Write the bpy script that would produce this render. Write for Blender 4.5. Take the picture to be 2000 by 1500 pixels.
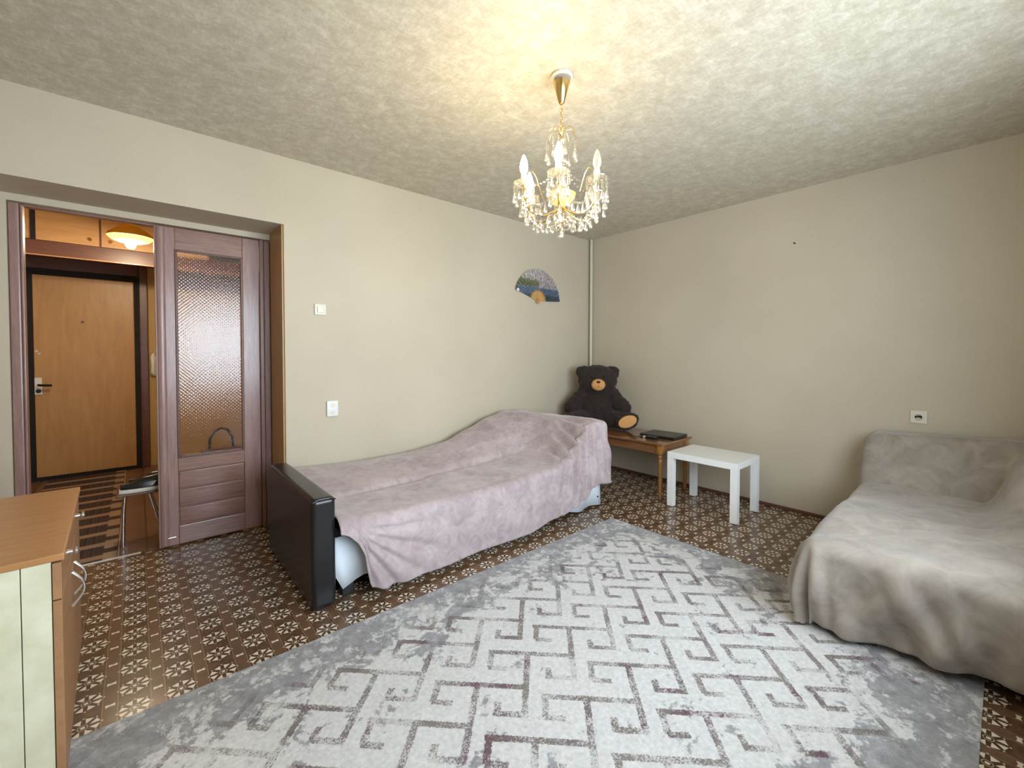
import bpy, bmesh, math, random
from mathutils import Vector, Matrix, noise

random.seed(7)
for o in list(bpy.data.objects):
    bpy.data.objects.remove(o, do_unlink=True)
scene = bpy.context.scene
COL = scene.collection
PI = math.pi
H = 2.55                      # ceiling height
XW, YW = -4.84, -3.54         # left wall / window wall

# ------------------------------------------------------------------ camera
cd = bpy.data.cameras.new('camera')
cam = bpy.data.objects.new('camera', cd)
COL.objects.link(cam)
yaw, pitch, roll = 0.853916, -0.023890, 0.001494
fw = Vector((math.cos(pitch) * math.cos(yaw), math.cos(pitch) * math.sin(yaw), math.sin(pitch)))
rt = Vector((math.sin(yaw), -math.cos(yaw), 0))
up = rt.cross(fw)
r2 = rt * math.cos(roll) + up * math.sin(roll)
u2 = up * math.cos(roll) - rt * math.sin(roll)
M = Matrix((r2, u2, -fw)).transposed().to_4x4()
M.translation = Vector((-3.93515, -3.15693, 1.24953))
cam.matrix_world = M
cd.sensor_fit = 'HORIZONTAL'
cd.sensor_width = 36.0
cd.lens = 842.08 / 2000 * 36.0
cd.shift_y = -(750 - 712.15) / 2000
cd.clip_start = 0.02
scene.camera = cam

# ------------------------------------------------------------------ world, light, exposure
world = bpy.data.worlds.new('overcast_sky')
scene.world = world
world.use_nodes = True
bg = world.node_tree.nodes['Background']
bg.inputs['Color'].default_value = (0.745, 0.872, 1.0, 1)
bg.inputs['Strength'].default_value = 17.0
scene.view_settings.view_transform = 'Standard'
scene.view_settings.look = 'None'
scene.view_settings.gamma = 1.0
scene.view_settings.use_curve_mapping = False
scene.view_settings.exposure = -0.04
# window opening of the wall behind the camera
WX0, WX1, WZ0, WZ1 = -3.75, -1.25, 0.70, 2.15
pl = bpy.data.lights.new('window_portal', 'AREA')      # guides sky light through the window
pl.shape = 'RECTANGLE'
pl.size = WX1 - WX0
pl.size_y = WZ1 - WZ0
pl.cycles.is_portal = True
po = bpy.data.objects.new('window_portal', pl)
COL.objects.link(po)
po.location = ((WX0 + WX1) / 2, YW - 0.23, (WZ0 + WZ1) / 2)
po.rotation_euler = (PI / 2, 0, 0)


# ------------------------------------------------------------------ node helpers
class NT:
    def __init__(self, name):
        self.m = bpy.data.materials.new(name)
        self.m.use_nodes = True
        self.t = self.m.node_tree
        for n in list(self.t.nodes):
            self.t.nodes.remove(n)
        self.out = self.t.nodes.new('ShaderNodeOutputMaterial')
        self.co = None

    def n(self, typ, **kw):
        nd = self.t.nodes.new(typ)
        for k, v in kw.items():
            setattr(nd, k, v)
        return nd

    def link(self, a, b):
        self.t.links.new(a, b)

    def put(self, sock, v):
        if isinstance(v, bpy.types.NodeSocket):
            self.t.links.new(v, sock)
        elif isinstance(v, (tuple, list)):
            if sock.type == 'RGBA':
                sock.default_value = (*v[:3], 1)
            else:
                sock.default_value = v[:3]
        else:
            sock.default_value = v

    def coord(self, kind='Object'):
        if self.co is None:
            self.co = self.n('ShaderNodeTexCoord')
        return self.co.outputs[kind]

    def math(self, op, a, b=0.0, c=0.0, clamp=False):
        nd = self.n('ShaderNodeMath', operation=op, use_clamp=clamp)
        self.put(nd.inputs[0], a)
        self.put(nd.inputs[1], b)
        self.put(nd.inputs[2], c)
        return nd.outputs[0]

    def add(self, a, b): return self.math('ADD', a, b)
    def sub(self, a, b): return self.math('SUBTRACT', a, b)
    def mul(self, a, b): return self.math('MULTIPLY', a, b)
    def mn(self, a, b): return self.math('MINIMUM', a, b)
    def mx(self, a, b): return self.math('MAXIMUM', a, b)
    def ab(self, a): return self.math('ABSOLUTE', a)

    def step(self, a, lo, hi):
        nd = self.n('ShaderNodeMapRange', interpolation_type='SMOOTHSTEP')
        self.put(nd.inputs['Value'], a)
        nd.inputs['From Min'].default_value = lo
        nd.inputs['From Max'].default_value = hi
        return nd.outputs['Result']

    def mapping(self, scale=(1, 1, 1), rot=(0, 0, 0), loc=(0, 0, 0), src=None):
        nd = self.n('ShaderNodeMapping')
        self.put(nd.inputs['Vector'], src if src is not None else self.coord())
        nd.inputs['Scale'].default_value = scale
        nd.inputs['Rotation'].default_value = rot
        nd.inputs['Location'].default_value = loc
        return nd.outputs[0]

    def noise(self, scale=5, detail=4, rough=.5, vec=None, dist=0.0, color=False):
        nd = self.n('ShaderNodeTexNoise')
        self.put(nd.inputs['Vector'], vec if vec is not None else self.coord())
        nd.inputs['Scale'].default_value = scale
        nd.inputs['Detail'].default_value = detail
        nd.inputs['Roughness'].default_value = rough
        nd.inputs['Distortion'].default_value = dist
        return nd.outputs['Color' if color else 'Fac']

    def mix(self, f, a, b):
        nd = self.n('ShaderNodeMix', data_type='RGBA')
        self.put(nd.inputs[0], f)
        self.put(nd.inputs[6], a)
        self.put(nd.inputs[7], b)
        return nd.outputs[2]

    def ramp(self, f, stops):
        nd = self.n('ShaderNodeValToRGB')
        self.put(nd.inputs[0], f)
        e = nd.color_ramp.elements
        while len(e) < len(stops):
            e.new(0.5)
        for i, (p, c) in enumerate(stops):
            e[i].position = p
            e[i].color = (*c, 1)
        return nd.outputs[0]

    def sep(self, v):
        nd = self.n('ShaderNodeSeparateXYZ')
        self.put(nd.inputs[0], v)
        return nd.outputs

    def comb(self, x, y, z=0.0):
        nd = self.n('ShaderNodeCombineXYZ')
        for i, v in enumerate((x, y, z)):
            self.put(nd.inputs[i], v)
        return nd.outputs[0]

    def bump(self, h, strength=.2, dist=.01):
        nd = self.n('ShaderNodeBump')
        self.put(nd.inputs['Height'], h)
        nd.inputs['Strength'].default_value = strength
        nd.inputs['Distance'].default_value = dist
        return nd.outputs[0]

    def bsdf(self, color, rough=.5, metal=0.0, normal=None, **kw):
        nd = self.n('ShaderNodeBsdfPrincipled')
        self.put(nd.inputs['Base Color'], color)
        self.put(nd.inputs['Roughness'], rough)
        self.put(nd.inputs['Metallic'], metal)
        if normal is not None:
            self.link(normal, nd.inputs['Normal'])
        for k, v in kw.items():
            self.put(nd.inputs[k.replace('_', ' ')], v)
        self.link(nd.outputs[0], self.out.inputs[0])
        return nd


def rgb(r, g, b):
    def f(c):
        c /= 255
        return c / 12.92 if c <= .04045 else ((c + .055) / 1.055) ** 2.4
    return (f(r), f(g), f(b))


def simple(name, col, rough=.5, metal=0.0, var=.06, scale=30, bump=0.0, bscale=200, **kw):
    t = NT(name)
    n = t.noise(scale, 3)
    c = t.mix(n, tuple(x * (1 - var) for x in col), tuple(min(1, x * (1 + var)) for x in col))
    nm = None
    if bump:
        nm = t.bump(t.noise(bscale, 3), bump, .002)
    t.bsdf(c, rough, metal, nm, **kw)
    return t.m


def wood(name, c1, c2, axis=2, rough=.35, scale=6, stretch=12, bump=.05, coat=0.0):
    t = NT(name)
    s = [stretch, stretch, stretch]
    s[axis] = 1.0
    v = t.mapping(tuple(s))
    n1 = t.noise(scale, 6, .6, v, .6)
    n2 = t.noise(scale * 4, 3, .6, v)
    f = t.add(t.mul(n1, .75), t.mul(n2, .25))
    c = t.ramp(f, [(.3, c1), (.7, c2)])
    t.bsdf(c, rough, 0, t.bump(f, bump, .003), Coat_Weight=coat, Coat_Roughness=.15)
    return t.m


def wallpaper(name, c1, c2):
    t = NT(name)
    o = t.sep(t.coord())
    h = t.add(o[0], o[1])
    va = t.comb(t.mul(h, 60), t.mul(o[2], 420), 0)
    vb = t.comb(t.mul(h, 420), t.mul(o[2], 60), 3)
    w1 = t.noise(1, 2, .5, va)
    w2 = t.noise(1, 2, .5, vb)
    w = t.mul(t.add(w1, w2), .5)
    big = t.noise(1.3, 3, .5)
    # paper strips about half a metre wide with faint joints
    j = t.ab(t.sub(t.math('FRACT', t.mul(h, 1 / .53)), .5))
    joint = t.step(j, .497, .4995)
    f = t.add(t.mul(w, .55), t.mul(big, .45))
    c = t.ramp(f, [(.32, c1), (.68, c2)])
    c = t.mix(t.mul(joint, .10), c, (.25, .2, .15))
    t.bsdf(c, .62, 0, t.bump(w, .12, .0015), Specular_IOR_Level=.35)
    return t.m


MAT = {}
MAT['wall'] = wallpaper('linen_wallpaper', rgb(187, 175, 153), rgb(203, 192, 171))
MAT['hall_wall'] = wallpaper('ochre_hall_wallpaper', rgb(184, 150, 92), rgb(206, 172, 112))


def ceiling_mat():
    t = NT('feathered_ceiling_paper')
    a = t.noise(13, 9, .74, None, .35)
    st = t.noise(26, 5, .7, t.mapping((1, 3.2, 1), (0, 0, .9)), .5)
    st2 = t.noise(26, 5, .7, t.mapping((3.2, 1, 1), (0, 0, .5)), .5)
    f = t.add(t.mul(a, .5), t.add(t.mul(st, .25), t.mul(st2, .25)))
    c = t.ramp(f, [(.38, rgb(178, 168, 147)), (.5, rgb(197, 189, 170)), (.62, rgb(220, 213, 197))])
    t.bsdf(c, .42, 0, t.bump(f, .30, .006), Specular_IOR_Level=.5)
    return t.m


MAT['ceiling'] = ceiling_mat()


def lino_mat():
    t = NT('brown_star_linoleum')
    o = t.sep(t.coord())
    px, py = .1313, .1325
    fx = t.mul(t.math('SUBTRACT', t.math('FRACT', t.math('DIVIDE', t.add(o[0], 3.957 + 40 * px + px / 2), px)), .5), px)
    fy = t.mul(t.math('SUBTRACT', t.math('FRACT', t.math('DIVIDE', t.add(o[1], 1.154 + 40 * py + py / 2), py)), .5), py)
    gy = t.mul(t.math('SUBTRACT', t.math('FRACT', t.math('DIVIDE', t.add(o[1], 1.154 + 40 * py), py)), .5), py)
    ax, ay = t.ab(fx), t.ab(fy)
    r = t.math('SQRT', t.add(t.mul(fx, fx), t.mul(fy, fy)))
    th = t.math('ARCTAN2', fy, fx)
    sec = t.mul(t.math('SUBTRACT', t.math('FRACT', t.add(t.mul(th, 8 / (2 * PI)), 8.0)), .5), 2 * PI / 8)
    perp = t.mul(t.ab(t.math('SINE', sec)), r)
    along = t.mul(t.math('COSINE', sec), r)
    # arrow heads: narrow near the centre, wide outside
    lim = t.mul(t.sub(along, .0175), .48)
    arrow = t.mul(t.step(t.sub(lim, perp), -.0006, .0009), t.sub(1.0, t.step(along, .0415, .0425)))
    eye = t.mx(t.sub(1.0, t.step(r, .0055, .0065)), t.mul(t.sub(1.0, t.step(t.ab(t.sub(r, .0125)), .0008, .0016)), .55))
    dots_r = t.ab(t.sub(r, .0475))
    sec2 = t.ab(t.math('SUBTRACT', t.math('FRACT', t.add(t.mul(th, 8 / (2 * PI)), 8.5)), .5))
    dots = t.mul(t.sub(1.0, t.step(dots_r, .0018, .003)), t.sub(1.0, t.step(sec2, .06, .10)))
    # bow ties in the plain strips
    sx = t.sub(ax, px / 2)
    bx, by = t.ab(sx), t.ab(gy)
    bow = t.mul(t.sub(1.0, t.step(bx, .0125, .0135)),
                t.step(t.sub(t.add(t.mul(bx, .30), .0042), by), -.0006, .0006))
    strip = t.step(ax, px / 2 - .0205, px / 2 - .0195)
    line = t.sub(1.0, t.step(t.ab(t.sub(ax, px / 2 - .0205)), .0006, .0014))
    dark_ring = t.mul(t.sub(1.0, strip), t.sub(1.0, t.step(r, .045, .056)))
    n = t.noise(28, 4, .6)
    base = t.ramp(n, [(.3, rgb(80, 57, 41)), (.7, rgb(110, 82, 60))])
    base = t.mix(t.mul(strip, .55), base, rgb(116, 88, 66))
    base = t.mix(t.mul(dark_ring, .5), base, rgb(62, 42, 28))
    base = t.mix(t.mul(line, .6), base, rgb(176, 148, 118))
    light = t.mx(t.mx(arrow, eye), t.mx(t.mul(dots, .8), bow))
    c = t.mix(t.mul(light, .92), base, rgb(232, 218, 196))
    wear = t.noise(3, 5, .6)
    t.bsdf(c, t.add(t.mul(wear, .14), .17), 0, t.bump(n, .04, .002), Specular_IOR_Level=.45)
    return t.m


MAT['lino'] = lino_mat()


def rug_mat():
    t = NT('distressed_key_pattern_rug')
    o = t.sep(t.coord())                       # object coords are world coords
    LX, LY = .257, .31
    x0, y0 = -2.580, -1.767                    # one lattice point (start of a bar)
    jit = t.noise(140, 2, .6, color=True)
    js = t.sep(jit)
    wx = t.add(o[0], t.mul(t.sub(js[0], .5), .014))
    wy = t.add(o[1], t.mul(t.sub(js[1], .5), .014))
    lx = t.mul(t.math('FRACT', t.math('DIVIDE', t.add(wx, -x0 + 40 * LX), LX)), LX)
    ly = t.mul(t.math('FRACT', t.math('DIVIDE', t.add(wy, -y0 + 40 * LY), LY)), LY)
    s2 = math.sqrt(.5)
    u = t.mul(t.sub(lx, ly), s2)
    v = t.mul(t.add(lx, ly), -s2)
    W = .0125
    rects = [(0 - W, .337, -W, W), (-W + .004, W + .004, 0, .091), (0, .075, .091 - W, .091 + W),
             (.152 - W, .152 + W, 0, .305), (.055, .152 + W, .305 - W, .305 + W), (.055 - W, .055 + W, .255, .305 + W)]
    acc = None
    for (ua, ub, va, vb) in rects:
        for i in range(-3, 4):
            for j in range(-3, 4):
                du = (i * LX - j * LY) * s2
                dv = -(i * LX + j * LY) * s2
                cu, cv = (ua + ub) / 2 + du, (va + vb) / 2 + dv
                hu, hv = (ub - ua) / 2, (vb - va) / 2
                # does this rectangle touch the lattice cell?
                ok = False
                for k in range(13):
                    for q in range(5):
                        uu = cu + hu * (k / 6 - 1) * 1.05
                        vv = cv + hv * (q / 2 - 1) * 1.05
                        for sw in (0, 1):
                            if sw:
                                uu2, vv2 = cu + hu * (q / 2 - 1) * 1.05, cv + hv * (k / 6 - 1) * 1.05
                            else:
                                uu2, vv2 = uu, vv
                            X = (uu2 - vv2) * s2
                            Y = -(uu2 + vv2) * s2
                            if -.012 <= X <= LX + .012 and -.012 <= Y <= LY + .012:
                                ok = True
                if not ok:
                    continue
                d = t.mn(t.sub(hu, t.ab(t.sub(u, cu))), t.sub(hv, t.ab(t.sub(v, cv))))
                acc = d if acc is None else t.mx(acc, d)
    key = t.step(acc, -.0005, .002)
    # worn speckle inside the strokes
    sp = t.noise(150, 3, .75)
    patch = t.noise(6.5, 4, .6)
    keep = t.step(t.add(t.mul(sp, .9), t.mul(patch, .8)), .74, .92)
    key = t.mul(key, t.add(.16, t.mul(keep, .84)))
    # distance from the rug border, grey cloud frame
    ex = t.mn(t.sub(-1.225, o[0]), t.sub(o[0], -4.225))
    ey = t.mn(t.sub(-1.205, o[1]), t.sub(o[1], -3.125))
    edge = t.mn(ex, ey)
    cl = t.noise(5.5, 8, .72, None, .5)
    cl2 = t.noise(24, 6, .7, None, .3)
    cloud = t.add(t.mul(cl, .68), t.mul(cl2, .32))
    frame = t.sub(1.0, t.step(edge, .06, .60))
    thr = t.sub(.572, t.mul(frame, .115))
    g = t.step(t.sub(cloud, thr), -.012, .035)
    rim = t.sub(1.0, t.step(edge, .03, .20))
    g = t.mx(g, t.mul(rim, t.step(cl2, .38, .58)))
    white = t.ramp(t.noise(70, 3, .6), [(.3, rgb(192, 190, 188)), (.7, rgb(214, 212, 210))])
    grey = t.ramp(t.noise(17, 7, .75), [(.32, rgb(112, 110, 112)), (.52, rgb(142, 141, 143)), (.68, rgb(172, 171, 173))])
    c = t.mix(t.mul(g, .9), white, grey)
    kc = t.ramp(t.noise(5.5, 3, .55), [(.42, rgb(126, 116, 110)), (.55, rgb(108, 96, 92)), (.60, rgb(100, 66, 76))])
    dk_ = t.noise(330, 2, .7)
    kc = t.mix(t.mul(t.step(dk_, .48, .62), .5), kc, rgb(70, 58, 56))
    vis = t.sub(1.0, t.mul(t.sub(1.0, t.step(t.add(edge, t.mul(t.sub(patch, .5), .5)), .10, .34)), .9))
    c = t.mix(t.mul(t.mul(key, vis), .92), c, kc)
    pile = t.noise(420, 2, .6)
    t.bsdf(c, .95, 0, t.bump(t.add(pile, t.mul(key, -.6)), .25, .003), Sheen_Weight=.15, Specular_IOR_Level=.1)
    return t.m


MAT['rug'] = rug_mat()


def velvet(name, c1, c2, scale=14):
    t = NT(name)
    a = t.noise(scale, 6, .65, None, .8)
    b = t.noise(scale * .28, 3, .5)
    f = t.add(t.mul(a, .6), t.mul(b, .4))
    c = t.ramp(f, [(.36, c1), (.64, c2)])
    fine = t.noise(500, 2, .5)
    t.bsdf(c, .85, 0, t.bump(t.add(t.mul(a, .5), t.mul(fine, .4)), .10, .004), Sheen_Weight=.35, Sheen_Roughness=.45,
           Specular_IOR_Level=.15)
    return t.m


MAT['mauve_velvet'] = velvet('mauve_grey_velvet', rgb(155, 139, 140), rgb(192, 175, 176))
MAT['taupe_velvet'] = velvet('taupe_velvet', rgb(138, 128, 117), rgb(173, 163, 152), 9)
MAT['white_sheet'] = simple('white_sheet_cotton', rgb(222, 230, 236), .8, bump=.1)
MAT['leather'] = simple('black_leatherette', rgb(30, 29, 30), .26, var=.15, scale=60, bump=.15, bscale=350)
MAT['dark_fabric'] = simple('dark_underside_fabric', rgb(38, 35, 36), .9)
MAT['white_lacquer'] = simple('white_lacquer', rgb(240, 240, 238), .35, var=.02)
MAT['white_plastic'] = simple('white_plastic', rgb(226, 226, 222), .35, var=.02)
MAT['cream_plastic'] = simple('cream_plastic', rgb(220, 214, 198), .4, var=.02)
MAT['cream_paint'] = simple('cream_pipe_paint', rgb(206, 199, 180), .4, var=.03)
MAT['black_plastic'] = simple('black_plastic', rgb(26, 25, 26), .3, var=.1)
MAT['dark_gap'] = simple('dark_rubber', rgb(26, 22, 22), .8)
MAT['walnut'] = wood('lacquered_walnut_vertical', rgb(132, 101, 94), rgb(166, 132, 124), 2, .32, coat=.2)
MAT['walnut_h'] = wood('lacquered_walnut_horizontal', rgb(120, 88, 78), rgb(160, 124, 112), 0, .28, coat=.3)
MAT['dark_wood'] = wood('dark_red_brown_wood', rgb(84, 52, 42), rgb(110, 72, 58), 0, .4)
MAT['ochre_board'] = wood('ochre_painted_board', rgb(168, 130, 82), rgb(188, 148, 96), 2, .45)
MAT['door_veneer'] = wood('orange_door_veneer', rgb(170, 128, 76), rgb(192, 150, 94), 2, .4, 3, 6)
MAT['cab_veneer'] = wood('pale_cabinet_veneer', rgb(176, 132, 86), rgb(200, 158, 108), 0, .4, 3, 8)
MAT['desk_wood'] = wood('varnished_desk_wood', rgb(112, 74, 46), rgb(150, 104, 66), 1, .14, 5, 10, coat=.5)
MAT['desk_leg'] = wood('honey_turned_wood', rgb(146, 98, 48), rgb(178, 126, 66), 2, .25, 5, 10, coat=.3)
MAT['chest_top'] = wood('chest_top_veneer', rgb(168, 120, 74), rgb(190, 140, 90), 0, .3, 4, 6)
MAT['chest_front'] = wood('chest_front_veneer', rgb(150, 108, 72), rgb(172, 130, 92), 1, .4, 4, 6)
MAT['gold'] = simple('polished_brass', (0.80, 0.56, 0.22), .2, 1.0, var=.08)
MAT['chrome'] = simple('brushed_steel', (.75, .75, .76), .22, 1.0, var=.03)
MAT['fur'] = simple('dark_brown_plush', rgb(44, 33, 28), .95, var=.35, scale=45, bump=.8, bscale=260, Sheen_Weight=.08)
MAT['tan_plush'] = simple('tan_plush', rgb(206, 150, 92), .9, var=.12, scale=60, bump=.4)
MAT['hall_lino'] = None


def board_mat():
    t = NT('pale_green_hardboard')
    n = t.noise(9, 5, .6)
    c = t.ramp(n, [(.35, rgb(206, 202, 170)), (.65, rgb(224, 220, 192))])
    st = t.step(t.noise(5.5, 2, .5, t.mapping((1, 1, 1.4))), .66, .72)
    c = t.mix(t.mul(st, .35), c, rgb(140, 132, 100))
    t.bsdf(c, .75, 0, t.bump(n, .05, .003))
    return t.m


MAT['hardboard'] = board_mat()


def glass_pattern():
    t = NT('patterned_door_glass')
    o = t.sep(t.coord())
    a = t.math('SINE', t.mul(o[0], 2 * PI / .022))
    b = t.math('SINE', t.mul(o[2], 2 * PI / .022))
    h = t.mul(a, b)
    n = t.noise(60, 3)
    nm = t.bump(t.add(t.mul(h, .6), n), .12, .003)
    t.bsdf((.95, .95, .96), .05, 0, nm, Transmission_Weight=1.0, IOR=1.46)
    return t.m


MAT['pattern_glass'] = glass_pattern()


def thin_glass(name, refl, tint=(1, 1, 1), rough=.03, diff=0.0, dcol=(1, 1, 1)):
    t = NT(name)
    lw = t.n('ShaderNodeLayerWeight')
    lw.inputs[0].default_value = .35
    f = t.add(t.mul(lw.outputs['Facing'], .5), refl)
    tr = t.n('ShaderNodeBsdfTransparent')
    tr.inputs[0].default_value = (*tint, 1)
    gl = t.n('ShaderNodeBsdfGlossy')
    gl.inputs['Roughness'].default_value = rough
    gl.inputs['Color'].default_value = (1, 1, 1, 1)
    mx = t.n('ShaderNodeMixShader')
    t.put(mx.inputs[0], f)
    t.link(tr.outputs[0], mx.inputs[1])
    t.link(gl.outputs[0], mx.inputs[2])
    last = mx.outputs[0]
    if diff:
        tl = t.n('ShaderNodeBsdfTranslucent')
        tl.inputs[0].default_value = (*dcol, 1)
        m2 = t.n('ShaderNodeMixShader')
        m2.inputs[0].default_value = diff
        t.link(last, m2.inputs[1])
        t.link(tl.outputs[0], m2.inputs[2])
        last = m2.outputs[0]
    t.link(last, t.out.inputs[0])
    return t.m


MAT['window_glass'] = thin_glass('window_glass', .02)
MAT['crystal'] = thin_glass('cut_crystal', .24, (.95, .92, .84), .12, .025, (.95, .9, .8))
MAT['bowl_glass'] = thin_glass('amber_bowl_glass', .2, (.95, .88, .7), .1, .35, (.95, .85, .6))


def emit(name, col, strength):
    t = NT(name)
    e = t.n('ShaderNodeEmission')
    e.inputs[0].default_value = (*col, 1)
    e.inputs[1].default_value = strength
    t.link(e.outputs[0], t.out.inputs[0])
    return t.m


MAT['bulb_lit'] = emit('lit_bulb', (1.0, .80, .46), 260)
MAT['bulb_off'] = thin_glass('unlit_frosted_bulb', .15, (.95, .95, .93), .15, .4, (.9, .9, .86))
MAT['hall_bulb'] = emit('hall_lamp_bulb', (1.0, .83, .58), 820)


def shade_mat(name, col, tr=.5):
    t = NT(name)
    d = t.n('ShaderNodeBsdfDiffuse')
    d.inputs[0].default_value = (*col, 1)
    tl = t.n('ShaderNodeBsdfTranslucent')
    tl.inputs[0].default_value = (*col, 1)
    m = t.n('ShaderNodeMixShader')
    m.inputs[0].default_value = tr
    t.link(d.outputs[0], m.inputs[1])
    t.link(tl.outputs[0], m.inputs[2])
    t.link(m.outputs[0], t.out.inputs[0])
    return t.m


MAT['orange_shade'] = shade_mat('orange_lamp_shade', (.85, .42, .05), .015)
MAT['white_shade'] = shade_mat('opal_inner_shade', (.9, .88, .82), .6)


def fan_mat():
    t = NT('painted_fan_paper')
    o = t.sep(t.coord())
    z, x = o[2], o[0]
    n = t.noise(18, 5, .7)
    n2 = t.noise(40, 4, .7)
    zz = t.add(z, t.mul(t.sub(n, .5), .05))
    blossom = t.ramp(n2, [(.35, rgb(108, 92, 86)), (.5, rgb(160, 150, 148)), (.66, rgb(186, 180, 178))])
    trees = t.ramp(n2, [(.35, rgb(62, 68, 40)), (.65, rgb(112, 116, 72))])
    lake = t.ramp(n2, [(.3, rgb(66, 82, 98)), (.7, rgb(104, 120, 140))])
    deep = t.ramp(n2, [(.3, rgb(48, 58, 62)), (.7, rgb(74, 90, 96))])
    left = t.sub(1.0, t.step(t.add(x, t.mul(n, .06)), .02, .06))
    c = t.mix(t.mul(left, t.mul(t.step(zz, .13, .15), t.sub(1.0, t.step(zz, .19, .23)))), blossom, trees)
    c = t.mix(t.sub(1.0, t.step(zz, .13, .15)), c, lake)
    c = t.mix(t.sub(1.0, t.step(zz, .05, .075)), c, deep)
    t.bsdf(c, .6, 0, t.bump(n2, .1, .002))
    return t.m


MAT['fan_paper'] = fan_mat()
MAT['fan_stick'] = wood('fan_bamboo', rgb(176, 128, 70), rgb(206, 162, 100), 2, .4)


def hall_floor_mat():
    t = NT('brown_tile_linoleum')
    br = t.n('ShaderNodeTexBrick')
    t.put(br.inputs['Vector'], t.mapping((1, 1, 1), (0, 0, PI / 2)))
    br.inputs['Color1'].default_value = (*rgb(128, 96, 78), 1)
    br.inputs['Color2'].default_value = (*rgb(116, 84, 68), 1)
    br.inputs['Mortar'].default_value = (*rgb(60, 42, 34), 1)
    br.inputs['Scale'].default_value = 1
    br.inputs['Mortar Size'].default_value = .004
    br.inputs['Brick Width'].default_value = .30
    br.inputs['Row Height'].default_value = .15
    n = t.noise(30, 4)
    c = t.mix(t.mul(n, .35), br.outputs[0], rgb(92, 66, 52))
    t.bsdf(c, .3)
    return t.m


def runner_mat():
    t = NT('lattice_hall_runner')
    o = t.sep(t.coord())
    fy = t.math('FRACT', t.math('DIVIDE', t.add(o[1], 10), .235))
    fx = t.sub(-4.03, o[0])
    n = t.noise(90, 3, .6, t.mapping((4, 1, 1)))
    st = t.noise(70, 2, .5, t.comb(t.mul(o[0], 1.0), 0, 0))
    dark = t.ramp(t.add(t.mul(st, .7), t.mul(n, .3)), [(.42, rgb(48, 36, 34)), (.60, rgb(82, 64, 58))])
    bar = t.sub(1.0, t.step(t.ab(t.sub(fy, .5)), .13, .16))
    c = t.mix(bar, dark, t.ramp(n, [(.3, rgb(140, 112, 92)), (.7, rgb(166, 138, 116))]))
    side = t.sub(1.0, t.step(fx, .075, .08))
    band = t.math('GREATER_THAN', t.math('FRACT', t.math('DIVIDE', t.add(o[1], 10.06), .235)), .35)
    c = t.mix(side, c, t.mix(band, rgb(74, 54, 48), rgb(160, 134, 112)))
    rim = t.sub(1.0, t.step(fx, .012, .014))
    c = t.mix(rim, c, rgb(60, 44, 40))
    rim2 = t.sub(1.0, t.step(t.ab(t.sub(fx, .006)), .003, .005))
    c = t.mix(rim2, c, rgb(176, 150, 128))
    t.bsdf(c, .9, 0, t.bump(n, .2, .003))
    return t.m


MAT['hall_lino'] = hall_floor_mat()
MAT['runner'] = runner_mat()


# ------------------------------------------------------------------ geometry helpers
ORG = {}


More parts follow.
